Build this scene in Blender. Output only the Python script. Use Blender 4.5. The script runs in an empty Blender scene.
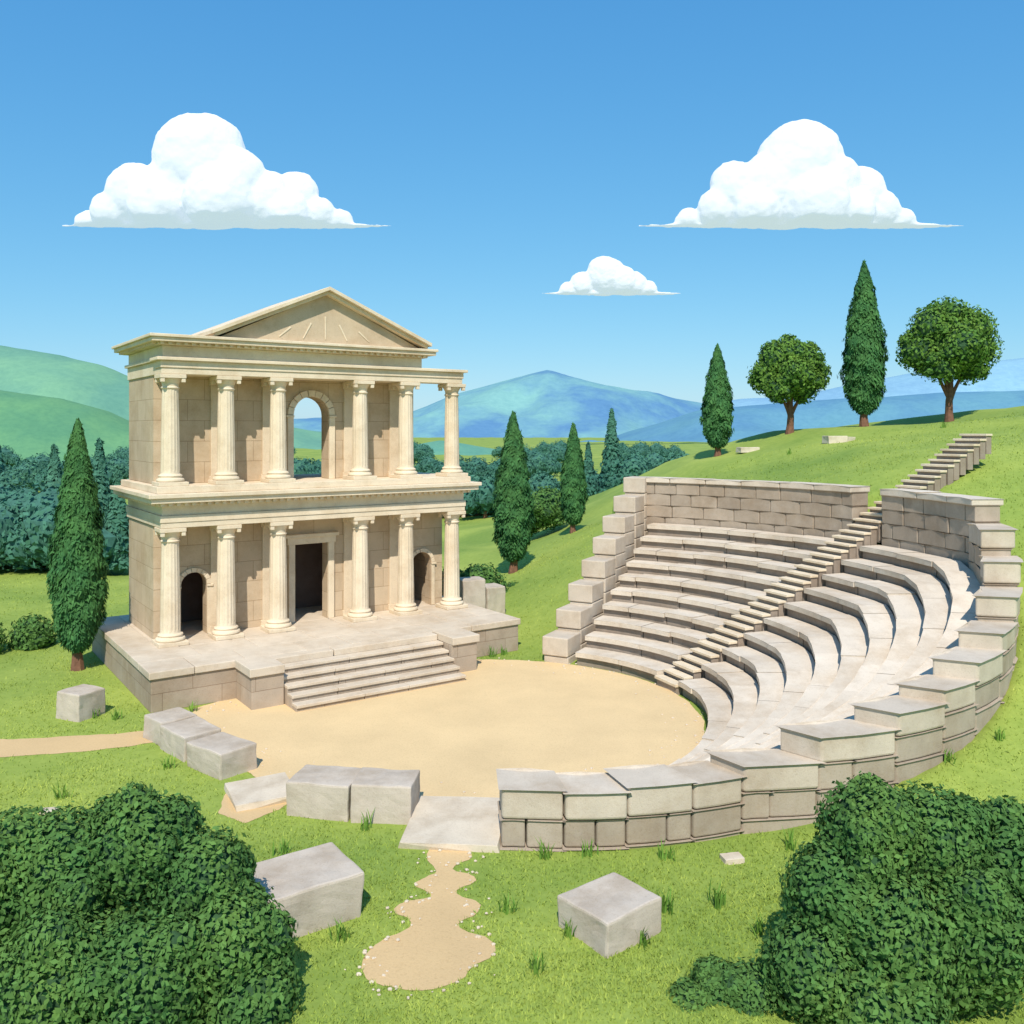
import bpy, math, random
import numpy as np
from mathutils import Vector, Matrix, noise
random.seed(7); rng=np.random.default_rng(7)
scene=bpy.context.scene
scene.view_settings.view_transform='Standard'; scene.view_settings.look='None'; scene.view_settings.exposure=0
R=math.radians

# ------------------------------------------------------------ materials
def newmat(name):
    m=bpy.data.materials.new(name); m.use_nodes=True
    nt=m.node_tree; b=nt.nodes['Principled BSDF']; b.inputs['Roughness'].default_value=.9
    if 'Specular IOR Level' in b.inputs: b.inputs['Specular IOR Level'].default_value=.2
    return m,nt,b
def N(nt,t,**kw):
    n=nt.nodes.new(t)
    for k,v in kw.items(): setattr(n,k,v)
    return n
def ramp(nt,fac,stops):
    r=N(nt,'ShaderNodeValToRGB'); e=r.color_ramp.elements
    while len(e)<len(stops): e.new(.5)
    for i,(p,c) in enumerate(stops):
        e[i].position=p; e[i].color=(c[0],c[1],c[2],1)
    nt.links.new(fac,r.inputs[0]); return r.outputs[0]
def mul(nt,a,b,f=1.0,mode='MULTIPLY'):
    m=N(nt,'ShaderNodeMix',data_type='RGBA',blend_type=mode); m.inputs[0].default_value=f
    nt.links.new(a,m.inputs[6]); nt.links.new(b,m.inputs[7]); return m.outputs[2]
def tex(nt,scale,detail=6,rough=.6,coord='Object',vec=None):
    n=N(nt,'ShaderNodeTexNoise'); n.inputs['Scale'].default_value=scale; n.inputs['Detail'].default_value=detail; n.inputs['Roughness'].default_value=rough
    if vec is None:
        tc=N(nt,'ShaderNodeTexCoord'); vec=tc.outputs[coord]
    nt.links.new(vec,n.inputs['Vector']); return n.outputs[0]
def bump(nt,b,h,strength,dist):
    bp=N(nt,'ShaderNodeBump'); bp.inputs['Strength'].default_value=strength; bp.inputs['Distance'].default_value=dist
    nt.links.new(h,bp.inputs['Height']); nt.links.new(bp.outputs[0],b.inputs['Normal']); return bp

def stone(name,c,var=.12,brick=None,isl=.16):
    m,nt,b=newmat(name)
    lo=[x*(1-var) for x in c]; hi=[min(1,x*(1+var)) for x in c]
    col=ramp(nt,tex(nt,1.3,8,.65),[(.3,lo),(.7,hi)])
    g=N(nt,'ShaderNodeNewGeometry')
    col=mul(nt,col,ramp(nt,g.outputs['Random Per Island'],[(0,(1-isl,1-isl*1.05,1-isl*1.1)),(1,(1,1,1))]))
    col=mul(nt,col,ramp(nt,tex(nt,.55,10,.75),[(.36,(.84,.79,.73)),(.55,(1,1,1))]))
    fine=tex(nt,26,5,.7)
    col=mul(nt,col,ramp(nt,fine,[(.30,(.82,.79,.76)),(.46,(1,1,1))]))
    h=fine
    if brick:
        tc=N(nt,'ShaderNodeTexCoord'); s=N(nt,'ShaderNodeSeparateXYZ'); nt.links.new(tc.outputs['Object'],s.inputs[0])
        a=N(nt,'ShaderNodeMath'); nt.links.new(s.outputs[0],a.inputs[0]); nt.links.new(s.outputs[1],a.inputs[1])
        cb=N(nt,'ShaderNodeCombineXYZ'); nt.links.new(a.outputs[0],cb.inputs[0]); nt.links.new(s.outputs[2],cb.inputs[1])
        br=N(nt,'ShaderNodeTexBrick'); nt.links.new(cb.outputs[0],br.inputs['Vector'])
        br.inputs['Scale'].default_value=1; br.inputs['Brick Width'].default_value=brick[0]; br.inputs['Row Height'].default_value=brick[1]
        br.inputs['Mortar Size'].default_value=.010; br.inputs['Mortar Smooth'].default_value=.4
        br.inputs['Color1'].default_value=(1,1,1,1); br.inputs['Color2'].default_value=(.91,.89,.87,1); br.inputs['Mortar'].default_value=(.6,.53,.47,1)
        col=mul(nt,col,br.outputs['Color'])
        inv=N(nt,'ShaderNodeMath',operation='MULTIPLY_ADD'); nt.links.new(br.outputs['Fac'],inv.inputs[0]); inv.inputs[1].default_value=-1.5; nt.links.new(fine,inv.inputs[2]); h=inv.outputs[0]
    nt.links.new(col,b.inputs['Base Color']); bump(nt,b,h,.45,.018)
    return m
M_wall=stone('temple_wall_stone',(.64,.51,.36),.07,brick=(1.25,.78))
M_trim=stone('temple_trim_stone',(.76,.64,.475),.05,isl=.04)
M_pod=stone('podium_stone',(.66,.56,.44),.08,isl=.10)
M_podf=stone('podium_face_stone',(.47,.385,.30),.1,brick=(1.9,.58))  # darker copy of the podium stone, shade on upright faces put into the colour
M_seat=stone('seat_stone',(.69,.60,.49),.08,isl=.11)
M_riser=stone('shaded_riser_stone',(.36,.295,.24),.12)  # darker copy of the seat stone, shade on the risers put into the colour
M_blk=stone('wall_block_stone',(.46,.385,.305),.10,isl=.15)  # lower wall courses, shade on the faces put into the colour
M_btop=stone('wall_top_stone',(.60,.515,.415),.09,isl=.10)  # lighter copy of the wall blocks, sunlit tops put into the colour
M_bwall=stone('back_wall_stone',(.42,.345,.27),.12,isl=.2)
M_dark=stone('interior_shade_stone',(.18,.13,.11),.1)  # dark tone is the shade inside the doorways, put into the colour

def sandmat(name,c):
    m,nt,b=newmat(name)
    col=ramp(nt,tex(nt,.35,6,.6,'Object'),[(.3,[x*.9 for x in c]),(.7,[x*1.06 for x in c])])
    f=tex(nt,18,8,.75)
    col=mul(nt,col,ramp(nt,f,[(.3,(.84,.82,.79)),(.5,(1,1,1))]))
    nt.links.new(col,b.inputs['Base Color']); bump(nt,b,f,.45,.03); return m
M_sand=sandmat('sand',(.72,.53,.29)); M_path=sandmat('dirt',(.64,.45,.235))

def grassmat(name,a,bc,isl=False,scale=.12):
    m,nt,b=newmat(name)
    tc=N(nt,'ShaderNodeNewGeometry')
    col=ramp(nt,tex(nt,scale,7,.6,vec=tc.outputs['Position']),[(.35,a),(.65,bc)])
    f=tex(nt,3.0,8,.75,vec=tc.outputs['Position'])
    col=mul(nt,col,ramp(nt,f,[(.3,(.76,.81,.7)),(.6,(1.0,1,1))]))
    if isl: col=mul(nt,col,ramp(nt,tc.outputs['Random Per Island'],[(0,(.75,.8,.66)),(1,(1.1,1.05,1))]))
    nt.links.new(col,b.inputs['Base Color'])
    if not isl: bump(nt,b,f,.5,.06)
    return m
M_ground=grassmat('grass_ground',(.20,.29,.055),(.35,.42,.085))
M_blade=grassmat('grass_blade',(.25,.35,.065),(.42,.49,.11),True)
M_tuft=grassmat('grass_tuft',(.11,.24,.04),(.20,.34,.06),True)

def leafmat(name,c,amp=.25,scale=1.2):
    m,nt,b=newmat(name)
    g=N(nt,'ShaderNodeNewGeometry')
    col=ramp(nt,g.outputs['Random Per Island'],[(0,[x*(1-amp) for x in c]),(1,[x*(1+amp) for x in c])])
    col=mul(nt,col,ramp(nt,tex(nt,scale,4,.6,vec=g.outputs['Position']),[(.35,(.65,.78,.8)),(.65,(1.15,1.08,.95))]))
    nt.links.new(col,b.inputs['Base Color'])
    tr=N(nt,'ShaderNodeBsdfTranslucent'); nt.links.new(col,tr.inputs[0])
    mx=N(nt,'ShaderNodeMixShader'); mx.inputs[0].default_value=.25
    nt.links.new(b.outputs[0],mx.inputs[1]); nt.links.new(tr.outputs[0],mx.inputs[2])
    nt.links.new(mx.outputs[0],nt.nodes['Material Output'].inputs[0]); b.inputs['Roughness'].default_value=.85
    return m
M_cyp=leafmat('cypress_leaf',(.075,.20,.065)); M_oak=leafmat('oak_leaf',(.145,.27,.05)); M_bush=leafmat('shrub_leaf',(.115,.23,.06),scale=.8)
M_forest=leafmat('forest_leaf',(.085,.23,.165),.16,.1)  # teal shift is distance haze put into the leaf colour
def plain(name,c,sc=3):
    m,nt,b=newmat(name)
    col=ramp(nt,tex(nt,sc,6,.6),[(.3,[x*.7 for x in c]),(.7,[x*1.2 for x in c])]); nt.links.new(col,b.inputs['Base Color']); return m
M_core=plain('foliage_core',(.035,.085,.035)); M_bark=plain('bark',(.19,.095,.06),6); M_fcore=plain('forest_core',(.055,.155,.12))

# ------------------------------------------------------------ mesh helpers
class MB:
    def __init__(s): s.v=[]; s.f=[]; s.m=[]
    def add(s,vs,fs,mi=0):
        o=len(s.v); s.v+= [tuple(p) for p in vs]; s.f+=[tuple(i+o for i in f) for f in fs]; s.m+=[mi]*len(fs)
    def box(s,x0,x1,y0,y1,z0,z1,mi=0):
        s.add([(x0,y0,z0),(x1,y0,z0),(x1,y1,z0),(x0,y1,z0),(x0,y0,z1),(x1,y0,z1),(x1,y1,z1),(x0,y1,z1)],
              [(0,3,2,1),(4,5,6,7),(0,1,5,4),(1,2,6,5),(2,3,7,6),(3,0,4,7)],mi)
    def lathe(s,cx,cy,prof,n=24,mi=0,flute=None):
        vs=[];fs=[]
        for k,(r,z,fl) in enumerate(prof):
            for j in range(n):
                a=2*math.pi*j/n; rr=r
                if fl: rr=r*(1-fl*(.5+.5*math.cos(j*2*math.pi/4))) if n%4==0 else r
                vs.append((cx+rr*math.cos(a),cy+rr*math.sin(a),z))
        for k in range(len(prof)-1):
            for j in range(n):
                j2=(j+1)%n; fs.append((k*n+j,k*n+j2,(k+1)*n+j2,(k+1)*n+j))
        fs.append(tuple(range(n-1,-1,-1))); fs.append(tuple((len(prof)-1)*n+j for j in range(n)))
        s.add(vs,fs,mi)
    def prism(s,outline,y0,y1,mi=0):
        n=len(outline); vs=[(x,y0,z) for x,z in outline]+[(x,y1,z) for x,z in outline]
        fs=[tuple(range(n)),tuple(range(2*n-1,n-1,-1))]+[((i+1)%n,i,i+n,(i+1)%n+n) for i in range(n)]
        s.add(vs,fs,mi)
    def obj(s,name,mats,parent=None,bevel=0,smooth=False,seg=2):
        me=bpy.data.meshes.new(name); me.from_pydata(s.v,[],s.f)
        if not isinstance(mats,(list,tuple)): mats=[mats]
        for m in mats: me.materials.append(m)
        me.polygons.foreach_set('material_index',s.m)
        if smooth: me.polygons.foreach_set('use_smooth',[True]*len(s.f))
        me.update(); o=bpy.data.objects.new(name,me); scene.collection.objects.link(o)
        if parent: o.parent=parent
        if bevel:
            b=o.modifiers.new('bevel','BEVEL'); b.width=bevel; b.segments=seg; b.limit_method='ANGLE'; b.angle_limit=R(40)
        return o
def empty(name,loc=(0,0,0),rz=0):
    e=bpy.data.objects.new(name,None); scene.collection.objects.link(e); e.location=loc; e.rotation_euler=(0,0,rz); return e
def sstep(t): t=np.clip(t,0,1); return t*t*(3-2*t)

# ------------------------------------------------------------ theatre layout (world metres)
CX,CY=-.8,28.5
KA=[-95,-85,-54,-40,-27,-15,-5,5,90]
KR=[9.2,9.2,10.4,12.2,13.7,15,16.1,16.9,17.0]
KT=[1.25,1.25,1.35,2.3,2.9,3.8,5.0,6.6,6.7]
KS=[.12,.15,.85,1.8,2.5,3.2,3.95,4.6,4.6]
Rout=lambda a: float(np.interp(a,KA,KR)); Ztop=lambda a: float(np.interp(a,KA,KT)); Zs=lambda a: float(np.interp(a,KA,KS))
STA=24.3; SLOPE=.56; EA=62.0
def terrain(X,Y):
    X=np.asarray(X,float); Y=np.asarray(Y,float)
    cz=np.interp(X,[-5,0,6,12,14,18.5,22.5,27,31,45,80,140],[0,1,3.7,6.8,7.3,8.6,9.1,9.7,10.4,11.5,11,3])
    y0=np.interp(X,[0,5,9,15,40],[37,20,12,14,10]); y1=np.interp(X,[0,15],[50,42])
    h=cz*sstep((Y-y0)/(y1-y0))*(.92+.08*np.clip((Y-42)/18,0,1))*(1-sstep((Y-63)/45))
    und=.25*np.sin(X*.21+1)*np.sin(Y*.17)+.12*np.sin(X*.6+Y*.45)
    dx=X-CX; dy=Y-CY; r=np.hypot(dx,dy); a=np.degrees(np.arctan2(dy,dx))
    h=h+und*sstep((np.maximum(Y-47,np.maximum(-20-X,X-20)))/8)
    ro=np.interp(a,KA,KR); w=sstep((r-(ro-.62))/.5)
    ang=np.clip((a-EA-1.5)/3,0,1)*(a>0)+(a<-92)*1.0
    w=np.clip(np.maximum(w,ang),0,1)
    h=(h+.06)*w-.06*(1-ang)*(1-w)-.06*w
    h=h*np.where(h>0,sstep((r-6.9)/2.5),1)
    ca,sa=math.cos(R(STA)),math.sin(R(STA)); al=dx*ca+dy*sa; la=np.abs(-dx*sa+dy*ca)
    sz=SLOPE*(al-6.9)-.35
    k=(1-sstep((la-.75)/.5))*((al>15)&(al<24.5))
    h=h*(1-k)+np.minimum(h,sz)*k
    return h
def gz(x,y): return float(terrain(x,y))

# ------------------------------------------------------------ ground sheet
def axis(lo,hi,st,far,g=1.16):
    c=list(np.arange(lo,hi+1e-6,st)); d=st; x=hi
    while x<far: d*=g; x+=d; c.append(x)
    d=st;x=lo; pre=[]
    while x>-far: d*=g; x-=d; pre.append(x)
    return np.array(pre[::-1]+c)
ax=axis(-20,32,.33,4000); ay=axis(10,64,.33,4000)
GX,GY=np.meshgrid(ax,ay); GZ=terrain(GX,GY); nx,ny=len(ax),len(ay)
V=np.stack([GX.ravel(),GY.ravel(),GZ.ravel()],1)
I=(np.arange(ny-1)[:,None]*nx+np.arange(nx-1)[None,:]).ravel()
F=np.stack([I,I+1,I+1+nx,I+nx],1)
def bigmesh(name,V,F,mats,smooth=False,midx=None):
    me=bpy.data.meshes.new(name); k=F.shape[1]
    me.vertices.add(len(V)); me.vertices.foreach_set('co',V.astype(np.float32).ravel())
    me.loops.add(F.size); me.loops.foreach_set('vertex_index',F.astype(np.int32).ravel())
    me.polygons.add(len(F)); me.polygons.foreach_set('loop_start',np.arange(0,F.size,k,dtype=np.int32)); me.polygons.foreach_set('loop_total',np.full(len(F),k,dtype=np.int32))
    for m in mats: me.materials.append(m)
    if midx is not None: me.polygons.foreach_set('material_index',midx.astype(np.int32))
    me.polygons.foreach_set('use_smooth',np.full(len(F),smooth))
    me.update(calc_edges=True); me.validate()
    o=bpy.data.objects.new(name,me); scene.collection.objects.link(o); return o
bigmesh('ground',V,F,[M_ground],True)

def densify(poly,step=.25,amp=.08,seed=0):
    out=[]; n=len(poly)
    for i in range(n):
        a=Vector(poly[i]);b=Vector(poly[(i+1)%n]); k=max(1,int((b-a).length/step))
        for j in range(k):
            p=a.lerp(b,j/k); q=noise.noise_vector(Vector((p.x*1.3,p.y*1.3,seed))); q2=noise.noise_vector(Vector((p.x*6,p.y*6,seed+3)))
            out.append((p.x+q.x*amp+q2.x*amp*.4,p.y+q.y*amp+q2.y*amp*.4))
    return out
def smoothpoly(poly,it=3):
    for _ in range(it):
        o=[]; n=len(poly)
        for i in range(n):
            a=poly[i];b=poly[(i+1)%n]
            o+=[(a[0]*.75+b[0]*.25,a[1]*.75+b[1]*.25),(a[0]*.25+b[0]*.75,a[1]*.25+b[1]*.75)]
        poly=o
    return poly
def sheet(name,poly,z,mat):
    mb=MB(); mb.add([(x,y,z) for x,y in poly],[tuple(range(len(poly)))]); return mb.obj(name,mat)
sand=[(CX+6.75*math.cos(R(a)),CY+6.75*math.sin(R(a))) for a in range(-62,97,4)]
sand+=[(-2.3,35.2),(-6,33.5),(-9.8,29.8),(-10.6,28.4),(-10.3,26.4),(-8.9,25.2),(-7.2,23.9),(-6.3,22.9),(-4.6,22.2),(-2.4,21.7),(-.2,21.5),(1.2,21.9)]
sandp=densify(sand,.15,.07,1); sheet('orchestra_sand',sandp,.012,M_sand)
left=[(-2.3,14.6),(-2.6,15.2),(-2.35,15.9),(-1.9,16.2),(-1.85,16.5),(-2.25,16.8),(-2.1,17.15),(-1.55,17.3),(-1.6,17.5),(-2.0,17.8),(-1.75,18.15),(-1.5,18.3),(-1.6,18.55),(-1.85,18.9),(-1.75,19.5)]
right=[(-.9,19.5),(-.8,18.9),(-1.15,18.65),(-1.2,18.4),(-.75,18.2),(-.7,17.85),(-1.1,17.65),(-1.1,17.4),(-.55,17.15),(-.6,16.7),(-1.0,16.45),(-.95,16.2),(-.35,15.9),(-.25,15.4),(-.7,15.1),(-.8,14.7),(-1.4,14.4)]
pathp=densify(smoothpoly(left+right,1),.08,.05,8)
path2=[(-42,24.0),(-20,24.4),(-14,24.75),(-11.5,25.3),(-10.2,26.0),(-10.3,27.0),(-12,26.6),(-14.5,26.2),(-20,25.8),(-42,25.6)]
path2p=densify(path2,.2,.12,5)
path3p=densify([(-7.1,22.7),(-6.2,22.9),(-5.3,22.3),(-5.5,21.3),(-6.2,20.6),(-6.9,21.2)],.1,.1,6)
sheet('dirt_path',pathp,.010,M_path); sheet('dirt_path',path2p,.007,M_path); sheet('dirt_path',path3p,.007,M_path)

# ------------------------------------------------------------ amphitheatre
amp=empty('amphitheater')
def pol(a,r,z): return (CX+r*math.cos(R(a)),CY+r*math.sin(R(a)),z)
def curved(mb,a0,a1,f0,f1,z0,z1,n=3,mi=0,tilt=0):
    vs=[];fs=[]
    zf=lambda z,a: z(a) if callable(z) else z
    for j in range(n+1):
        a=a0+(a1-a0)*j/n
        vs+= [pol(a,f0(a),zf(z0,a)),pol(a,f1(a),zf(z0,a)),pol(a,f1(a),zf(z1,a)+tilt),pol(a,f0(a),zf(z1,a))]
    for j in range(n):
        o=4*j;p=o+4
        fs+=[(o+3,p+3,p+2,o+2)[::-1],(o,o+1,p+1,p),(o,p,p+3,o+3),(o+1,o+2,p+2,p+1)]
    e=4*n; fs+=[(0,3,2,1),(e,e+1,e+2,e+3)]
    mb.add(vs,fs,mi)
seats=MB(); ris=MB(); NR=10
for i in range(NR):
    ri=lambda a,i=i: 6.95+(Rout(a)-.95-6.95)*i/NR
    zt=lambda a,i=i: Zs(a)*(i+1)/NR
    for lo,hi in ((-86,STA),(STA,EA)):
        rm=ri(20)+.5; half=math.degrees(.70/rm)
        A=lo+(half if lo==STA else 0); B=hi-(half if hi==STA else 0)
        a=A
        while a<B-.4:
            L=math.degrees(random.uniform(1.3,2.3)/rm); b=min(B,a+L)
            if B-b<math.degrees(.8/rm): b=B
            g=math.degrees(.016/rm); j=random.uniform(-.03,.03); jz=random.uniform(-.022,.022)*min(1,Zs((a+b)/2)/2)
            f0=lambda q,j=j: ri(q)-.09+j; f1=lambda q: ri(q)+(Rout(q)-7.9)/NR-.03
            th=lambda q: max(.02,min(.18,Zs(q)/NR*.5))
            curved(seats,a+g,b-g,f0,f1,lambda q,jz=jz: zt(q)-th(q)+jz,lambda q,jz=jz: zt(q)+jz,n=max(2,int((b-a)/3)))
            f2=lambda q,j=j: ri(q)+.06+j*.5
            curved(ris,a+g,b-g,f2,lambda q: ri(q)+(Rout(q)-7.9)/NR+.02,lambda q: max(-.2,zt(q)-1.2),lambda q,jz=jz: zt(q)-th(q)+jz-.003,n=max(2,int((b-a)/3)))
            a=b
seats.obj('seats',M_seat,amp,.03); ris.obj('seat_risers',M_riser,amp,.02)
bw=MB()
for c in range(4):
    z0=4.35+.54*c; z1=z0+.525 if c<3 else 6.5
    for lo,hi in ((4,STA-2.6),(STA+2.6,EA+1.8)):
        a=lo+(c%2)*2.0
        if c%2: curved(bw,lo,a-.05,lambda q:16.08,lambda q:16.95,z0,z1,1)
        while a<hi-.4:
            b=min(hi,a+random.uniform(3.6,5.6)); 
            if hi-b<1.8: b=hi
            j=random.uniform(-.025,.025)
            curved(bw,a+.04,b-.04,lambda q,j=j:16.08+j,lambda q:16.95,z0,z1,2); a=b
cap=MB()
for lo,hi in ((4,STA-2.6),(STA+2.6,EA+1.8)):
    a=lo
    while a<hi-.4:
        b=min(hi,a+random.uniform(4.5,7)); 
        if hi-b<2: b=hi
        curved(cap,a+.05,b-.05,lambda q:15.98,lambda q:17.08,6.51,6.72+random.uniform(-.015,.03),2); a=b
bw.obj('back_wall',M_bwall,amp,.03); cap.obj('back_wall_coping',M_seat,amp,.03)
ow=MB(); owc=MB(); a=-86.5
while a<3.8:
    r=Rout(a); L=random.uniform(1.15,1.75); b=min(4,a+math.degrees(L/r)); 
    if 4-b<2: b=4
    m=(a+b)/2; zt=Ztop(m); x,y,_=pol(m,Rout(m),0); zg=gz(x+.3*math.cos(R(m)),y+.3*math.sin(R(m)))
    g=math.degrees(.018/r); j=random.uniform(-.05,.05); jz=random.uniform(-.05,.05)
    curved(owc,a+g,b-g,lambda q,j=j:Rout(q)-1.02+j,lambda q,j=j:Rout(q)+.04+j,zt-.62,zt+jz,2)
    z=zt-.635;k=0
    while z>zg-.25 or k<1:
        k+=1; s=(a+b)/2+random.uniform(-1,1)
        for (p,q2) in ((a,s),(s,b)) if (k%2 and random.random()<.6) else ((a,b),):
            jj=random.uniform(-.03,.03)
            curved(ow,p+g,q2-g,lambda q:Rout(q)-.97,lambda q,jj=jj:Rout(q)-.03+jj,z-.6,z,2)
        z-=.615
    a=b
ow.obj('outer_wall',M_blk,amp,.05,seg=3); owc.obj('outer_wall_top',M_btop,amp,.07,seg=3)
st=MB(); nst=42; run=.372; rise=.372*SLOPE; ca,sa=math.cos(R(STA)),math.sin(R(STA))
for k in range(nst):
    r0=6.7+k*run; z1=rise*(k+1)+.1; w=.64+random.uniform(-.03,.03); jz=random.uniform(-.01,.01)
    P=lambda al,la,z:(CX+al*ca-la*sa,CY+al*sa+la*ca,z)
    r1=r0+run
    q=.09
    vs=[P(r0,-w,z1-q),P(r1,-w,z1-q),P(r1,w,z1-q),P(r0,w,z1-q),P(r0,-w,z1+jz),P(r1,-w,z1+jz),P(r1,w,z1+jz),P(r0,w,z1+jz)]
    st.add(vs,[(0,3,2,1),(4,5,6,7),(0,1,5,4),(1,2,6,5),(2,3,7,6),(3,0,4,7)],0)
    w-=.05;r0+=.07; zt=z1-q-.003; zb=max(-.2,zt-.75)
    vs=[P(r0,-w,zb),P(r1,-w,zb),P(r1,w,zb),P(r0,w,zb),P(r0,-w,zt),P(r1,-w,zt),P(r1,w,zt),P(r0,w,zt)]
    st.add(vs,[(0,3,2,1),(4,5,6,7),(0,1,5,4),(1,2,6,5),(2,3,7,6),(3,0,4,7)],1)
st.obj('stairway',[M_trim,M_riser],amp,.012)
ew=MB(); A=EA+1.0; ce,se=math.cos(R(A)),math.sin(R(A))
def rb(mb,al0,al1,la0,la1,z0,z1):
    P=lambda al,la,z:(CX+al*ce-la*se,CY+al*se+la*ce,z)
    mb.add([P(al0,la0,z0),P(al1,la0,z0),P(al1,la1,z0),P(al0,la1,z0),P(al0,la0,z1),P(al1,la0,z1),P(al1,la1,z1),P(al0,la1,z1)],
      [(0,3,2,1),(4,5,6,7),(0,1,5,4),(1,2,6,5),(2,3,7,6),(3,0,4,7)])
nb=8; r0=6.7; dr=(17.1-6.7)/nb
for k in range(nb):
    zt=1.0+k*.82; a0=r0+k*dr; j=random.uniform(-.04,.04)
    z=zt; first=True
    while z>-.1:
        hh=.74 if first else .6
        rb(ew,a0+.012-(.06 if first else 0),a0+dr-.012,.12+j,1.15+j+(.05 if first else 0),z-hh+.012,z); z-=hh; first=False
ew.obj('end_wall',M_btop,amp,.05,seg=3)

# ------------------------------------------------------------ temple
tm=empty('ancient_temple',(-12.3,32.4,0),R(34.9))
pod=MB(); pod.box(-1.5,12.8,-3.6,6.3,-.2,1.06)
pod.box(2.32,8.68,-4.1,-3.61,-.2,1.06)
pod.box(1.22,2.3,-5.15,-3.62,-.2,1.06); pod.box(8.7,9.8,-5.15,-3.62,-.2,1.06)
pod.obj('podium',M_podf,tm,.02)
sl=MB()
vs=[-3.68,-2.2,-.6,.95]
for i in range(3):
    x=-1.58
    while x<12.8:
        x2=min(12.88,x+random.uniform(1.4,2.3)); 
        if 12.88-x2<.9:x2=12.88
        sl.box(x+.008,x2-.008,vs[i]+.008,vs[i+1]-.008,1.063,1.3+random.uniform(-.006,.006)); x=x2
sl.box(-1.58,-.5,.96,6.38,1.063,1.3); sl.box(12.05,12.88,.96,6.38,1.063,1.3); sl.box(-.49,12.04,5.1,6.38,1.063,1.3)
sl.box(-.49,12.04,.96,5.09,1.063,1.295)
for x in (2.32,4.5,6.6): sl.box(x+.01,x+(2.15 if x<6 else 2.07),-4.16,-3.70,1.063,1.3)
sl.box(1.14,2.3,-5.23,-3.70,1.063,1.34); sl.box(8.70,9.88,-5.23,-3.70,1.063,1.34)
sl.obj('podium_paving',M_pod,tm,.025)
sp=MB()
for k in range(5):
    zt=1.3-.2167*(k+1); x=2.32
    while x<8.68:
        x2=min(8.68,x+random.uniform(1.6,2.6)); 
        if 8.68-x2<.8:x2=8.68
        j=random.uniform(-.006,.006)
        sp.box(x+.005,x2-.005,-4.20-.4*(k+1),-4.165-.4*k,zt-.1,zt+j); sp.box(x+.01,x2-.01,-4.14-.4*(k+1),-4.17-.4*k,-.1,zt-.102,1); x=x2
sp.obj('front_steps',[M_pod,M_podf],tm,.015)

cols_u=[0,2,4,7.45,9.55,11.8]
def column(mb,u,z0,z1,r):
    mb.box(u-.52,u+.52,-.52,.52,z0,z0+.14)
    n=64
    pr=[(r*1.42,z0+.143,0),(r*1.48,z0+.19,0),(r*1.42,z0+.25,0),(r*1.2,z0+.28,0),(r*1.18,z0+.31,0),(r*1.28,z0+.35,0),(r*1.2,z0+.39,0),(r*1.05,z0+.41,0)]
    H=z1-z0
    pr+=[(r,z0+.46,0),(r,z0+.55,.05)]
    for k in range(1,8):
        t=k/8; pr.append((r*(1-.15*t**1.4),z0+.55+(H-1.15)*t,.05))
    rt=r*.85
    pr+=[(rt,z1-.58,.05),(rt,z1-.53,0),(rt*1.14,z1-.50,0),(rt*1.14,z1-.46,0),(rt*1.0,z1-.44,0),(rt*1.05,z1-.32,0),(rt*1.25,z1-.22,0),(rt*1.42,z1-.15,0)]
    mb.lathe(u,0,pr,n)
    mb.box(u-.45,u+.45,-.45,.45,z1-.147,z1-.003)
    for sx in (-1,1):
        for sy in (-1,1):
            mb.box(u+sx*.36-.07,u+sx*.36+.07,sy*.36-.07,sy*.36+.07,z1-.29,z1-.15)
for nm,z0,z1 in (('lower',1.303,5.5),('upper',7.003,11.0)):
    for i,u in enumerate(cols_u):
        mb=MB(); column(mb,u,z0,z1,.35 if nm=='lower' else .33); o=mb.obj(f'{nm}_column_{i+1}',M_trim,tm,.015)
def arch(c,w,z0,top,n=14):
    r=w/2; zs=top-r; pts=[(c-r,z0),(c-r,zs)]
    for k in range(1,n): a=math.pi-math.pi*k/n; pts.append((c+r*math.cos(a),zs+r*math.sin(a)))
    return pts+[(c+r,zs),(c+r,z0)]
lw=MB()
ol=[(-.35,1.301)]+arch(1.1,.95,1.301,3.65)+[(5.05,1.301),(5.05,4.4),(6.45,4.4),(6.45,1.301)]+arch(10.85,.95,1.301,3.65)+[(11.9,1.301),(11.9,5.498),(-.35,5.498)]
lw.prism(ol,1.0,1.5)
lw.box(-.35,.1,1.502,4.55,1.301,5.498); lw.box(11.45,11.9,1.502,4.55,1.301,5.498); lw.box(-.35,11.9,4.552,5.0,1.301,5.498)
lw.obj('lower_walls',M_wall,tm)
UE=10.45
uw=MB()
ou=[(-.35,7.001)]+arch(5.75,1.5,7.001,10.35)+[(UE,7.001),(UE,10.998),(-.35,10.998)]
uw.prism(ou,1.0,1.7)
uw.box(-.35,.1,1.702,4.55,7.001,10.998); uw.box(UE-.45,UE,1.702,4.55,7.001,10.998)
uw.box(-.35,6.0,4.552,5.0,7.001,10.998); uw.box(8.6,UE,4.552,5.0,7.001,10.998)
uw.obj('upper_walls',M_wall,tm)
it=MB(); it.box(.12,11.43,3.6,3.75,1.302,5.49); it.obj('interior_wall',M_dark,tm)  # dark panel behind the openings, interior shade put into its colour
tr=MB()
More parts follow.
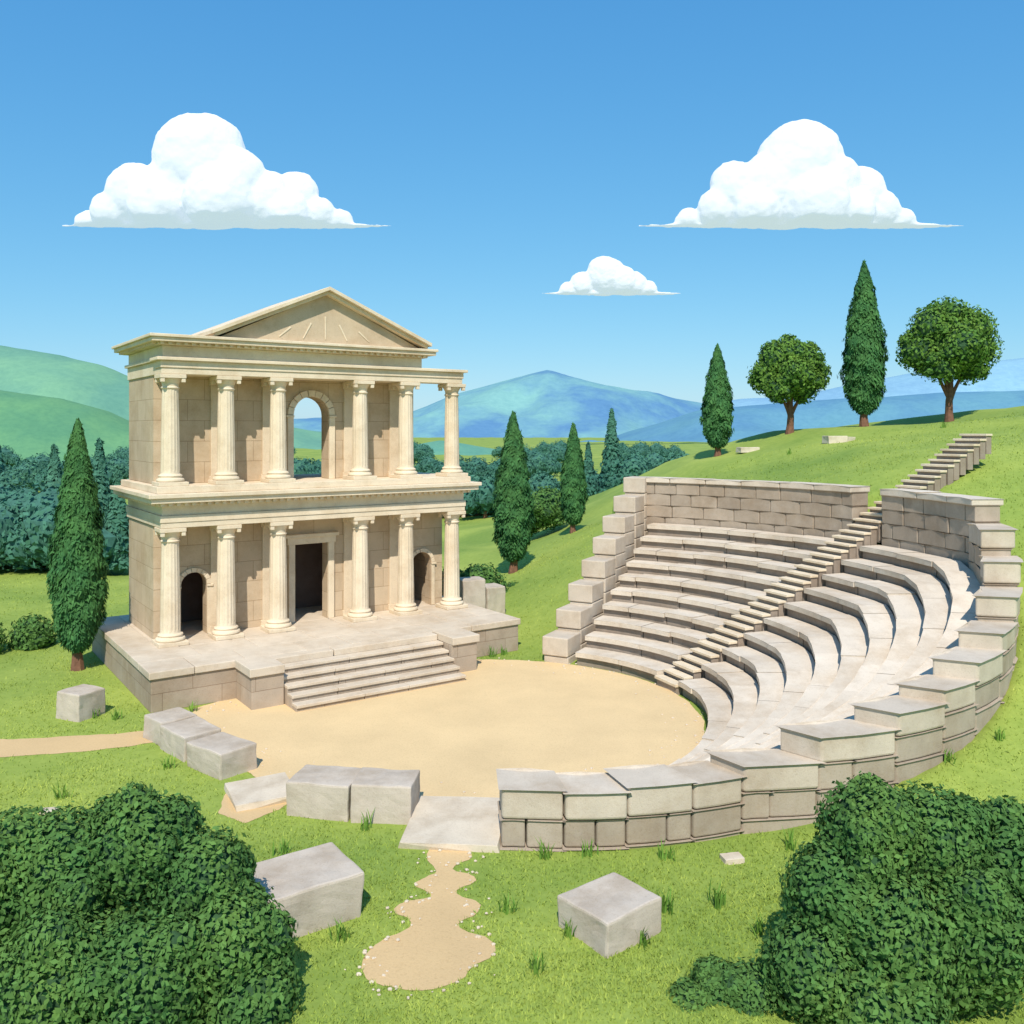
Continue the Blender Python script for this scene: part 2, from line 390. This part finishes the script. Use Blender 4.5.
def surround(c,w,z0,top,t,y0,y1,key=True):
    r=w/2; zs=top-r; n=9
    for sx in (-1,1):
        x0,x1=sorted((c+sx*(r+.01),c+sx*(r+t))); tr.box(x0,x1,y0,y1,z0,zs-.09)
        x0,x1=sorted((c+sx*(r-.0),c+sx*(r+t+.06))); tr.box(x0,x1,y0-.04,y1,zs-.088,zs)
    for k in range(n):
        a0=math.pi*k/n+.012;a1=math.pi*(k+1)/n-.012
        q=[(c+rr*math.cos(a),zs+.004+rr*math.sin(a)) for rr,a in ((r+.005,a0),(r+t,a0),(r+t,(a0+a1)/2),(r+t,a1),(r+.005,a1),(r+.005,(a0+a1)/2))]
        tr.prism(q,y0-(.03 if (key and k==n//2) else 0),y1)
surround(5.75,1.5,7.003,10.35,.26,.90,.998)
surround(1.1,.95,1.305,3.65,.17,.93,.998); surround(10.85,.95,1.305,3.65,.17,.93,.998)
tr.box(4.78,5.04,.88,.998,1.305,4.41); tr.box(6.46,6.72,.88,.998,1.305,4.41); tr.box(4.72,6.78,.86,.998,4.412,4.68); tr.box(4.62,6.88,.76,.998,4.683,4.82)
for u in cols_u[:5]:
    for z0,z1 in ((1.305,5.49),(7.005,10.99)):
        if u<.1: continue
        tr.box(u-.27,u+.27,.93,.999,z0+.25,z1-.3); tr.box(u-.33,u+.33,.89,.999,z0,z0+.247); tr.box(u-.33,u+.33,.89,.999,z1-.297,z1)
tr.obj('door_and_arch_surrounds',M_trim,tm,.012)
en=MB()
def ring(u0,u1,v0,v1,z0,z1): en.box(u0,u1,v0,v1,z0,z1)
ring(-.42,12.22,-.42,5.1,5.503,5.70); ring(-.45,12.25,-.45,5.13,5.702,5.95); ring(-.38,12.18,-.38,5.06,5.952,6.30)
ring(-.58,12.38,-.58,5.26,6.302,6.42); ring(-.85,12.65,-.85,5.55,6.422,6.60); ring(-.95,12.75,-.95,5.65,6.602,6.75)
ring(-.6,12.4,-.6,5.3,6.752,7.0)
ring(-.40,12.1,-.40,.40,11.003,11.22); ring(-.44,12.14,-.44,.44,11.222,11.48); ring(-.58,12.28,-.58,.58,11.482,11.60)
ring(-.40,UE+.05,.402,5.05,11.003,11.478); ring(-.50,UE+.1,.582,5.12,11.48,11.598)
ring(-.36,10.12,-.36,5.04,11.602,12.02); ring(-.55,10.3,-.55,5.22,12.022,12.12); ring(-.82,10.55,-.82,5.5,12.122,12.27); ring(-.9,10.62,-.9,5.58,12.272,12.38)
en.obj('entablatures',M_trim,tm,.018)
dn=MB()
u=-.5
while u<12.3: dn.box(u,u+.13,-.72,-.582,6.31,6.42); u+=.27
u=-.5
while u<10.2: dn.box(u,u+.12,-.69,-.552,12.03,12.12); u+=.27
v=-.3
while v<5.1: dn.box(-.72,-.582,v,v+.13,6.31,6.42); dn.box(-.69,-.552,v,v+.12,12.03,12.12); v+=.27
dn.obj('dentils',M_trim,tm,.006)
pe=MB(); ap=5.75; za=14.42; L0,L1=1.35,10.2; zb=12.382
pe.prism([(L0+.2,zb+.001),(L1-.2,zb+.001),(ap,za-.10)],-.45,5.2,0)
pe.obj('pediment_wall',stone('tympanum_stone',(.60,.475,.335),.07),tm)
rk=MB()
def rake(x0,z0,x1,z1,t,y0,y1,up=0):
    d=Vector((x1-x0,z1-z0)).normalized(); ny=abs(d.x)
    q=[(x0,z0+up/ny),(x1,z1+up/ny),(x1,z1+(up+t)/ny),(x0,z0+(up+t)/ny)]
    if x1<x0: q=q[::-1]
    rk.prism(q,y0,y1)
for x0 in (L0,L1):
    sx=.001 if x0<ap else -.001
    rake(x0,zb+.002,ap-sx,za-.13,.13,-.74,5.3,0)
    rake(x0-(.1 if x0<ap else -.1),zb-.045,ap-sx,za-.13,.13,-.92,5.5,.133)
rk.obj('roof_and_raking_cornice',M_trim,tm,.012)
rl=MB()
for x,z,an,l in ((5.75,13.0,90,.9),(5.0,12.85,62,.7),(6.5,12.85,118,.7),(4.1,12.75,40,.6),(7.4,12.75,140,.6)):
    d=Vector((math.cos(R(an)),math.sin(R(an)))); n=Vector((-d.y,d.x)); c=Vector((x,z)); a=c-d*l/2;b=c+d*l/2
    q=[a-n*.02,b-n*.035,b+n*.035,a+n*.02]; rl.prism([(p.x,p.y) for p in q],-.475,-.452)
rl.obj('pediment_relief',M_trim,tm,.008)

# ------------------------------------------------------------ loose blocks
def rock(name,x,y,sx,sy,sz,rz,mat=None,z=None,tiltx=0,tilty=0,seed=0):
    import bmesh
    bm=bmesh.new(); bmesh.ops.create_cube(bm,size=1)
    rs=random.Random(seed+int(x*100))
    for v in bm.verts:
        v.co=Vector((v.co.x*sx*(1+rs.uniform(-.05,.05)),v.co.y*sy*(1+rs.uniform(-.05,.05)),v.co.z*sz*(1+rs.uniform(-.04,.04))))
    bmesh.ops.bevel(bm,geom=bm.edges[:],offset=.045*min(1,sz*1.5),segments=2,affect='EDGES',profile=.6)
    bmesh.ops.triangulate(bm,faces=bm.faces[:])
    bmesh.ops.subdivide_edges(bm,edges=[e for e in bm.edges if e.calc_length()>.25],cuts=5,use_grid_fill=True)
    for v in bm.verts:
        p=v.co+Vector((x,y,seed)); q=noise.noise_vector(p*1.6)*.03+noise.noise_vector(p*5)*.014
        v.co+=q*min(1,sz*2)
    me=bpy.data.meshes.new(name); bm.to_mesh(me); bm.free(); me.materials.append(mat or M_blk)
    o=bpy.data.objects.new(name,me); scene.collection.objects.link(o)
    if z is None: z=gz(x,y)
    o.location=(x,y,z+sz/2-.05); o.rotation_euler=(R(tiltx),R(tilty),R(rz)); return o
M_rock=stone('loose_block_stone',(.53,.455,.375),.11,isl=0)
M_slab=stone('slab_stone',(.64,.55,.43),.09,isl=0)
rock('stone_block',-3.9,16.75,1.8,1.5,.88,35,M_rock)
rock('stone_block',1.78,16.25,1.35,1.25,.64,38,M_rock)
rock('stone_block',-13.6,28.35,1.0,1.0,.88,-25,M_rock)
for x,y,l,rz in ((-10.0,26.35,1.15,-44),(-9.05,25.3,1.5,-44),(-7.75,24.0,1.6,-38)): rock('stone_block',x,y,l,1.1,.72,rz,M_rock)
rock('stone_block',-4.4,21.4,1.6,1.2,.85,-12,M_rock); rock('stone_block',-2.95,21.15,1.4,1.15,.9,-4,M_rock,seed=3)
rock('stone_slab',-6.2,22.25,1.5,1.6,.2,28,M_slab); rock('stone_slab',-1.25,20.5,2.15,2.5,.2,-5,M_slab)
rock('stone_block',-1.9,41.6,1.1,1.1,2.0,20,M_rock); rock('stone_block',-1.0,42.2,1.0,1.0,1.5,35,M_rock)
rock('stone',4.6,18.8,.42,.3,.16,10,M_slab); rock('stone',15.2,58,1.3,.8,.35,10,M_slab); rock('stone',19.0,53,1.2,.8,.45,10,M_slab); rock('stone',19.9,53.5,.9,.6,.3,40,M_slab)
rock('stone',-10.9,21.2,.35,.25,.12,10,M_slab)

# ------------------------------------------------------------ foliage
def leaves(P,Nn,size,aspect=1.5,jit=.9,upb=0.0):
    n=len(P); Nn=Nn+rng.normal(0,jit,(n,3))*.6; Nn/=np.linalg.norm(Nn,axis=1)[:,None]+1e-9
    T=rng.normal(0,1,(n,3)); T[:,2]+=upb; T-=Nn*(T*Nn).sum(1)[:,None]; T/=np.linalg.norm(T,axis=1)[:,None]+1e-9
    B=np.cross(Nn,T); s=(size*rng.uniform(.6,1.35,n))[:,None]
    V=np.stack([P-T*s*aspect*.5,P+B*s*.42,P+T*s*aspect*.5,P-B*s*.42],1).reshape(-1,3)
    return V,np.arange(4*n).reshape(-1,4)
def ico(c,r,sub=2,sq=(1,1,1),amp=.12):
    import bmesh
    bm=bmesh.new(); bmesh.ops.create_icosphere(bm,subdivisions=sub,radius=1)
    vs=[]
    for v in bm.verts:
        k=1+amp*noise.noise(Vector(v.co)*1.7+Vector(c)*.7); vs.append((c[0]+v.co.x*r*sq[0]*k,c[1]+v.co.y*r*sq[1]*k,c[2]+v.co.z*r*sq[2]*k))
    fs=[tuple(v.index for v in f.verts) for f in bm.faces]; bm.free(); return vs,fs
def tri2quadfix(name,leafV,leafF,other,mats,leafmi=0):
    V=leafV.tolist(); F=leafF.tolist(); mi=[leafmi]*len(F)
    for vs,fs,m in other:
        o=len(V); V+=[list(p) for p in vs]; F+=[[i+o for i in f] for f in fs]; mi+=[m]*len(fs)
    me=bpy.data.meshes.new(name); me.from_pydata(V,[],F)
    for m in mats: me.materials.append(m)
    me.polygons.foreach_set('material_index',mi); me.update()
    o=bpy.data.objects.new(name,me); scene.collection.objects.link(o); return o
def blobs_leaves(blobs,n,size,zmin=None,sub=5,jit=.9):
    bl=[]
    for (x,y,z,r) in blobs:
        bl.append((x,y,z,r))
        for _ in range(sub):
            d=rng.normal(0,1,3); d/=np.linalg.norm(d); 
            rr=r*rng.uniform(.3,.48); bl.append((x+d[0]*r*.76,y+d[1]*r*.76,z+d[2]*r*.72,rr))
    A=np.array(bl); w=A[:,3]**2; idx=rng.choice(len(A),n,p=w/w.sum())
    D=rng.normal(0,1,(n,3)); D/=np.linalg.norm(D,axis=1)[:,None]
    rad=A[idx,3]*(1-.2*rng.random(n)**1.5+.05*rng.normal(0,1,n))
    P=A[idx,:3]+D*rad[:,None]
    keep=np.ones(n,bool)
    for (x,y,z,r) in bl:
        d=np.linalg.norm(P-np.array([x,y,z]),axis=1); keep&=~(d<r*.74)
    if zmin is not None: keep&=P[:,2]>zmin
    V,F=leaves(P[keep],D[keep],size,jit=jit)
    return V,F,bl
def limb(p0,p1,r0,r1,n=8,seg=4,wob=.06):
    p0=Vector(p0);p1=Vector(p1); d=(p1-p0); q=d.to_track_quat('Z','Y'); vs=[];fs=[]
    for k in range(seg+1):
        t=k/seg; c=p0.lerp(p1,t)+Vector((math.sin(t*5+p0.x)*wob*t*(1-t)*4,math.cos(t*4)*wob*t*(1-t)*4,0)); r=r0+(r1-r0)*t
        if k==0: r*=1.25
        for j in range(n):
            a=2*math.pi*j/n; vs.append(tuple(c+q@Vector((math.cos(a)*r*(1+.1*math.sin(3*a)),math.sin(a)*r,0))))
    for k in range(seg):
        for j in range(n): fs.append((k*n+j,k*n+(j+1)%n,(k+1)*n+(j+1)%n,(k+1)*n+j))
    return vs,fs
def cypress(x,y,H,W,n=7000,leaf=.13,z=None,mat=None):
    z0=gz(x,y) if z is None else z
    tb=H*.075; ph=rng.uniform(0,6)
    def prof(t): return W/2*np.power(np.clip(np.sin(np.pi*np.power(t,.62)),0,1),.75)*(1-.15*t)+.03
    t=rng.random(n*2); keep=rng.random(n*2)<prof(t)/(W/2); t=t[keep][:n]; m=len(t)
    a=rng.uniform(0,2*np.pi,m)
    lump=1+.08*np.sin(a*3+t*14+ph)+.07*np.sin(a*5-t*31+ph)+.05*np.sin(a*2+t*55)
    rr=prof(t)*lump*(1-.25*rng.random(m)**2+.05*rng.normal(0,1,m))
    P=np.stack([x+rr*np.cos(a),y+rr*np.sin(a),z0+tb+t*(H-tb)],1)
    D=np.stack([np.cos(a),np.sin(a),np.full(m,.35)],1)
    V,F=leaves(P,D,leaf,2.2,.45,upb=2.4)
    mb=MB(); pr=[(float(prof(k/14))*.74,z0+tb+(H-tb)*k/14*.97,0) for k in range(15)]
    mb.lathe(x,y,pr,12)
    tv,tf=limb((x,y,z0-.2),(x,y,z0+H*.3),W*.09+.05,W*.06,8)
    return tri2quadfix('cypress_tree',V,F,[(mb.v,mb.f,1),(tv,tf,2)],[mat or M_cyp,M_core,M_bark])
cypress(-16.3,33.8,9.4,1.85,18000,.11)
cypress(.06,50.4,9.0,2.15,12000,.13)
cypress(3.75,55,6.6,1.5,8000,.14)
cypress(13.7,60,7.4,1.95,9000,.14)
cypress(22.9,58.5,10.7,2.6,13000,.15)
def roundtree(x,y,H,W,n=14000,leaf=.17):
    z0=gz(x,y); cz=z0+H*.61; r=W/2
    bl=[(x,y,cz,r*.7),(x-r*.58,y,cz-.06*H,r*.45),(x+r*.6,y+.2,cz-.04*H,r*.43),(x-r*.42,y-.4,cz+.12*H,r*.42),(x+r*.4,y-.3,cz+.11*H,r*.44),(x-.1,y,cz+.19*H,r*.44),(x+.1,y-r*.5,cz-.05*H,r*.42),(x,y+r*.5,cz,r*.5),(x-r*.3,y-r*.3,cz-.18*H,r*.36),(x+r*.35,y,cz-.17*H,r*.38)]
    V,F,b2=blobs_leaves(bl,n,leaf,sub=6,jit=.7)
    oth=[]
    for b in b2[::1]:
        vs,fs=ico(b[:3],b[3]*.76,2); oth.append((vs,fs,1))
    vs,fs=limb((x,y,z0-.2),(x+.05,y,z0+H*.34),.26,.17,10); oth.append((vs,fs,2))
    for dx,dz in ((-.36,.46),(.36,.46),(.05,.6),(-.2,.55)):
        vs,fs=limb((x+.05,y,z0+H*.17),(x+dx*W*.5,y-.1,z0+H*dz),.14,.06,8); oth.append((vs,fs,2))
    return tri2quadfix('oak_tree',V,F,oth,[M_oak,M_core,M_bark])
roundtree(18.5,60,6.7,5.3); roundtree(27.7,57,8.1,6.5,17000)
def shrub(bl,n,leaf,name='shrub',mat=None,sub=6):
    V,F,b2=blobs_leaves(bl,n,leaf,sub=sub,jit=.65); oth=[]
    for b in b2:
        vs,fs=ico(b[:3],b[3]*.8,2); oth.append((vs,fs,1))
    return tri2quadfix(name,V,F,oth,[mat or M_bush,M_core])
shrub([(-6.16,14.8,2.1,.9),(-7.25,14.6,1.8,1.0),(-5.05,14.7,1.65,.8),(-4.45,14.2,.9,.85),(-5.5,13.7,.6,1.0),(-6.8,13.6,.5,1.2),(-4.0,13.9,.15,.75),(-8.1,14.6,1.75,1.05),(-9.0,14.2,1.2,1.1)],75000,.075)
shrub([(5.85,14.7,2.4,.85),(6.85,14.7,2.25,.9),(5.15,14.4,1.6,.8),(5.9,14.0,1.1,1.05),(4.7,14.0,.6,.8),(7.2,14.2,1.2,1.1),(8.0,14.6,1.8,1.0),(5.6,13.6,.2,1.0)],68000,.075)
shrub([(3.3,14.5,-.05,.5),(2.85,14.3,-.15,.4),(3.8,14.3,0,.5)],10000,.06)
shrub([(-1.6,46.5,.8,1.3),(-3.2,46.8,.7,1.1),(.1,47.4,.3,.7)],8000,.13)
shrub([(2.4,62,3.6,1.5),(1.2,63,3.0,1.3)],6000,.16)
shrub([(-21.5,36,.5,1.1),(-20,37.5,.4,.9)],6000,.12)
LV=[];LF=[];off=0;oth=[]
def addleaf(V,F):
    global off
    LV.append(V);LF.append(F+off);off+=len(V)
def conifer(x,y,H):
    z0=gz(x,y); W=H*.34
    m=1400; t=rng.random(m)**1.3; a=rng.uniform(0,6.28,m); rr=W/2*(1-t)**.85*(1+.1*np.sin(t*40))*(rng.random(m)**.25)+.05
    P=np.stack([x+rr*np.cos(a),y+rr*np.sin(a),z0+.6+t*(H-.6)],1); D=np.stack([np.cos(a),np.sin(a),.4+0*a],1)
    V1,F1=leaves(P,D,.28,1.7,.5,-1.0); addleaf(V1,F1)
    mb=MB(); mb.lathe(x,y,[(W*.1,z0,0),(W*.42,z0+.8,0),(W*.2,z0+H*.55,0),(.03,z0+H*.96,0)],8); oth.append((mb.v,mb.f,1))
def roundy(x,y,H,n=1000,lf=.3):
    z0=gz(x,y); r=H*.42
    bl=[(x,y,z0+H*.5,r),(x-r*.8,y,z0+H*.35,r*.7),(x+r*.8,y,z0+H*.36,r*.7)]
    V1,F1,b2=blobs_leaves(bl,n,lf,sub=2,jit=.6); addleaf(V1,F1)
    for b in b2[:1]+b2[3:4]+b2[6:7]:
        vs,fs=ico(b[:3],b[3]*.88,1); oth.append((vs,fs,1))
    vs,fs=limb((x,y,z0-.1),(x,y,z0+H*.4),.2,.12,5,2); oth.append((vs,fs,2))
for x,y,H in ((-27.5,60,8.6),(-25.0,57,6.5),(-31,61,8),(10.2,92,9.5),(-38,66,9),(8.3,98,7.2)): conifer(x,y,H)
for k in range(300):
    if k<40: y=rng.uniform(88,108); x=rng.uniform(-14,18); H=rng.uniform(3,5)
    elif k<85: y=rng.uniform(56,72); x=rng.uniform(-60,-25.5); H=rng.uniform(4,6.5)
    elif k<165: y=rng.uniform(120,150); x=rng.uniform(-.75*y,.35*y); H=rng.uniform(3.5,6)
    else: y=rng.uniform(150,300); x=rng.uniform(-.75*y,.5*y); H=rng.uniform(4,6.5)
    roundy(x,y,H)
tri2quadfix('forest',np.concatenate(LV),np.concatenate(LF),oth,[M_forest,M_fcore,M_bark])

# ------------------------------------------------------------ grass blades
def inpoly(px,py,poly):
    c=np.zeros(len(px),bool); n=len(poly)
    for i in range(n):
        x1,y1=poly[i];x2,y2=poly[i-1]
        if y1==y2: continue
        m=((y1>py)!=(y2>py))&(px<(x2-x1)*(py-y1)/(y2-y1)+x1); c^=m
    return c
n=260000
u=rng.random(n); Y=1/(1/12.5-u*(1/12.5-1/55)); X=rng.uniform(-1,1,n)*(Y*.62+1)
dx=X-CX;dy=Y-CY;r=np.hypot(dx,dy);a=np.degrees(np.arctan2(dy,dx))
bad=inpoly(X,Y,sandp)|inpoly(X,Y,pathp)|inpoly(X,Y,path2p)|inpoly(X,Y,path3p)
bad|=(a>-89)&(a<EA+4)&(r<np.interp(a,KA,KR)+.05)
bad|=(abs(X+1.25)<1.2)&(abs(Y-20.5)<1.3)
th=R(34.9); lu=(X+12.3)*math.cos(th)+(Y-32.4)*math.sin(th); lv=-(X+12.3)*math.sin(th)+(Y-32.4)*math.cos(th)
bad|=(lu>-1.6)&(lu<12.9)&(lv>-3.7)&(lv<6.4)
bad|=(lu>1.1)&(lu<9.9)&(lv>-6.2)&(lv<-3.5)
nz=np.array([noise.noise(Vector((x*.5,y*.5,0))) for x,y in zip(X,Y)])
bad|=rng.random(n)>(.6+nz*.8)
X=X[~bad];Y=Y[~bad]; n=len(X); Z=terrain(X,Y)
h=rng.uniform(.03,.08,n)*(1+Y*.008); w=rng.uniform(.008,.014,n)*(1+Y*.02); an=rng.uniform(0,6.28,n); le=rng.normal(0,.6,(n,2))*h[:,None]
B=np.stack([np.cos(an)*w,np.sin(an)*w,0*w],1); P=np.stack([X,Y,Z-.01],1)
V=np.stack([P-B,P+B,P+np.stack([le[:,0],le[:,1],h],1)],1).reshape(-1,3)
bigmesh('grass',V,np.arange(3*n).reshape(-1,3),[M_blade])
tb=MB()
T=[(.7,18.9),(3.25,18.9),(-.08,16.8),(2.86,16.8),(3.9,17.0),(-3.3,20.3),(-3.0,15.9),(2.3,15.7),(10.4,21.5),(12.0,22.2),(-13.1,28.2),(-12.3,28.0),(-.8,35.7),(-.3,36.0),(-10.2,28.8),(1.0,16.0),(-4.4,16.0),(-9.2,24.0),(.4,14.9),(6.0,19.3),(1.6,19.0),(-7.9,20.4),(-11,22),(-4.9,19.1),(4.4,16.1),(9,19.2),(-14.5,29.6),(6.5,57),(10,52),(16,52),(25,52)]
for (x,y) in T:
    z=gz(x,y); s=random.uniform(.75,1.1)
    for k in range(20):
        a=random.uniform(0,6.28); H=random.uniform(.2,.5)*s; ln=random.uniform(.05,.26)*s; w=.018
        bx,by=x+random.gauss(0,.07),y+random.gauss(0,.07); d=Vector((math.cos(a),math.sin(a),0)); q=Vector((-d.y,d.x,0)); b=Vector((bx,by,z-.02))
        m=b+d*ln*.35+Vector((0,0,H*.6)); t=b+d*ln+Vector((0,0,H))
        tb.add([b-q*w,b+q*w,m+q*w*.8,m-q*w*.8,t],[(0,1,2,3),(3,2,4)])
tb.obj('grass_tufts',M_tuft)
# gravel scattered along the sand edges and paths
gv=MB()
def pebble(x,y):
    s=random.uniform(.015,.05); vs,fs=ico((x,y,.012+s*.3),s,1,(1,random.uniform(.6,1),.6),.5); gv.add(vs,fs)
for _ in range(260):
    p=random.choice(sandp); d=random.uniform(0,.9)**2; pebble(p[0]+(CX-p[0])*d*.25+random.gauss(0,.12),p[1]+(CY-p[1])*d*.25+random.gauss(0,.12))
for _ in range(120):
    p=random.choice(pathp); pebble(p[0]+random.gauss(0,.15),p[1]+random.gauss(0,.15))
gv.obj('gravel',M_slab)

# ------------------------------------------------------------ hills and mountains
def ridge(name,D,dep,prof,c1,c2,amp,seed,nxs=260,nys=36,base=-8):
    xs=[p[0] for p in prof]; zs=[p[1] for p in prof]; X=np.linspace(xs[0],xs[-1],nxs); Yv=np.linspace(-1,1,nys)
    V=[]
    for j,t in enumerate(Yv):
        for x in X:
            e=min(1,(x-xs[0])/(.08*(xs[-1]-xs[0])),(xs[-1]-x)/(.08*(xs[-1]-xs[0]))) 
            y=D+t*dep; s=(.5+.5*math.cos(math.pi*t))
            zz=np.interp(x,xs,zs); nn=noise.fractal(Vector((x/dep*2.2,y/dep*2.2,seed)),1.0,2.1,5)
            V.append((x,y,base+(zz-base)*s*(e if e>0 else 0)**.5+amp*nn*(s*(1-s)*3+.12)))
    I=(np.arange(nys-1)[:,None]*nxs+np.arange(nxs-1)[None,:]).ravel(); F=np.stack([I,I+1,I+1+nxs,I+nxs],1)
    m,nt,b=newmat(name+'_surface'); g=N(nt,'ShaderNodeNewGeometry')
    sc=N(nt,'ShaderNodeVectorMath',operation='SCALE'); sc.inputs['Scale'].default_value=1/dep; nt.links.new(g.outputs['Position'],sc.inputs[0])
    col=ramp(nt,tex(nt,3.0,8,.6,vec=sc.outputs[0]),[(.38,c1),(.62,c2)])
    col=mul(nt,col,ramp(nt,tex(nt,40,6,.7,vec=sc.outputs[0]),[(.35,(.84,.88,.92)),(.6,(1,1,1))]))
    nt.links.new(col,b.inputs['Base Color']); b.inputs['Roughness'].default_value=1
    return bigmesh(name,np.array(V),F,[m],True)
ridge('mountain',2000,500,[(-300,8),(200,20),(500,76),(640,87),(860,131),(1010,160),(1310,187),(1750,120),(2300,60)],(.21,.38,.52),(.25,.44,.55),30,1)  # blue of the mountains is aerial haze put into the base colours
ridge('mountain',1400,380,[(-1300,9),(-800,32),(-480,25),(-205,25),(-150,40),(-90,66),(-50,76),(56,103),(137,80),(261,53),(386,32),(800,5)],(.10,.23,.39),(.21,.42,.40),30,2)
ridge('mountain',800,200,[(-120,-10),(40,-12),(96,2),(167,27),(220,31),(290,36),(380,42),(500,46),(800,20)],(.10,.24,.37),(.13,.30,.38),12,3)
ridge('hill',500,130,[(-520,60),(-400,65),(-285,56),(-252,51),(-229,45),(-212,38),(-145,15),(-50,-2),(20,-6)],(.13,.30,.22),(.18,.37,.23),8,4)
ridge('hill',250,60,[(-260,26),(-170,23),(-126,18),(-114,14.6),(-103,9),(-59,0),(-20,-6)],(.10,.26,.14),(.15,.33,.15),3,5)
ridge('hill',350,70,[(-110,-6),(-60,0),(-51,1),(-28,5),(3,0),(35,-2),(80,-2),(150,4),(260,2)],(.11,.29,.22),(.16,.36,.22),3,6)

# ------------------------------------------------------------ clouds
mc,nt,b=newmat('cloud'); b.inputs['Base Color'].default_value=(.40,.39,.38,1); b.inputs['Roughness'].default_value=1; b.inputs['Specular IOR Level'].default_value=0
b.inputs['Emission Color'].default_value=(.66,.80,1.0,1); b.inputs['Emission Strength'].default_value=.66  # added glow, scattered light that lifts the undersides put into emission
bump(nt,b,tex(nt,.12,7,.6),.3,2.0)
def cloud(cx,cy,zb,parts,wing,vox):
    mb=MB()
    for (x,z,r,dy) in parts:
        vs,fs=ico((x,dy,z),r,3,(1,.7,1),.06)
        vs=[(p[0],p[1]*(1 if p[2]>0 else .5),max(p[2],-.6)) for p in vs]; mb.add(vs,fs)
    vs,fs=ico((wing[0],0,0),1,4,(1,1,1),0); W=wing[1]
    vs=[(wing[0]+(p[0]-wing[0])*W,p[1]*W*.06,(p[2]*wing[2]*max(.0,1-abs((p[0]-wing[0]))**1.1) if p[2]>0 else p[2]*1.2)) for p in vs]; mb.add(vs,fs)
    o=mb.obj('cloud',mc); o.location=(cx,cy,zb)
    rm=o.modifiers.new('r','REMESH'); rm.mode='VOXEL'; rm.voxel_size=vox; rm.use_smooth_shade=True
    s=o.modifiers.new('s','SMOOTH'); s.factor=.6; s.iterations=6
    for k,(ns,sg) in enumerate(((12,2.6),(4,.9))):
        t=bpy.data.textures.new('cl','CLOUDS'); t.noise_scale=ns*vox; t.noise_depth=3
        d=o.modifiers.new('d%d'%k,'DISPLACE'); d.texture=t; d.strength=sg*vox; d.mid_level=.5; d.texture_coords='LOCAL'
    return o
P1=[(-14,37,26,0),(-26,20,20,0),(-50,18,16,-3),(-63,8,10,-5),(-36,10,16,-8),(10,27,14,-8),(24,14,15,-4),(39,17,13,0),(52,7,9,-2),(0,12,20,-10),(36,5,12,-8),(64,2,7,0),(-76,1,8,0)]
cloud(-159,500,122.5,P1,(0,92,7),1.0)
P2=[(2,33,25,0),(-14,20,20,-2),(-34,20,15,-3),(-46,9,10,-5),(-24,8,14,-8),(19,24,14,-6),(35,18,15,0),(47,9,10,-2),(8,10,19,-10),(28,6,13,-8),(58,2,8,0),(-60,2,8,0)]
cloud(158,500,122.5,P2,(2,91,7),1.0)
P3=[(-3,10,11,0),(6,7,8,-2),(-16,5,7,0),(13,5,7,0),(21,2,5,0),(-24,1.5,5,0)]
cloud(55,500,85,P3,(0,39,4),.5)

# ------------------------------------------------------------ sun, sky, camera
el=R(49); S=Vector((-.03,-1,0)).normalized(); sd=Vector((S.x*math.cos(el),S.y*math.cos(el),math.sin(el)))
L=bpy.data.lights.new('sun','SUN'); L.energy=4.9; L.angle=R(.5); L.color=(1,.93,.82)
lo=bpy.data.objects.new('sun',L); scene.collection.objects.link(lo); lo.rotation_euler=(-sd).to_track_quat('-Z','Y').to_euler(); lo.location=(0,-20,60)
w=bpy.data.worlds.new('World'); scene.world=w; w.use_nodes=True; nt=w.node_tree; bg=nt.nodes['Background']
sk=nt.nodes.new('ShaderNodeTexSky'); sk.sky_type='NISHITA'; sk.sun_disc=False; sk.sun_elevation=el; sk.sun_rotation=math.atan2(S.x,S.y); sk.air_density=1.0; sk.dust_density=.3; sk.ozone_density=2.5
sp_=nt.nodes.new('ShaderNodeSeparateColor'); cb_=nt.nodes.new('ShaderNodeCombineColor'); nt.links.new(sk.outputs[0],sp_.inputs[0])
for i,(k_,g_) in enumerate(((.62,.95),(.84,.60),(1.0,.36))):
    a1=nt.nodes.new('ShaderNodeMath'); a1.operation='MULTIPLY'; a1.inputs[1].default_value=.11; nt.links.new(sp_.outputs[i],a1.inputs[0])
    a2=nt.nodes.new('ShaderNodeMath'); a2.operation='POWER'; a2.inputs[1].default_value=g_; nt.links.new(a1.outputs[0],a2.inputs[0])
    a3=nt.nodes.new('ShaderNodeMath'); a3.operation='MULTIPLY'; a3.inputs[1].default_value=k_/.12; nt.links.new(a2.outputs[0],a3.inputs[0])
    nt.links.new(a3.outputs[0],cb_.inputs[i])
nt.links.new(cb_.outputs[0],bg.inputs[0]); bg.inputs[1].default_value=.12
cam=bpy.data.cameras.new('camera'); co=bpy.data.objects.new('camera',cam); scene.collection.objects.link(co)
co.location=(0,0,9); co.rotation_euler=(R(90),0,0); cam.lens=31.64; cam.sensor_width=36; cam.shift_y=-.08; cam.clip_end=9000; cam.clip_start=.1
scene.camera=co
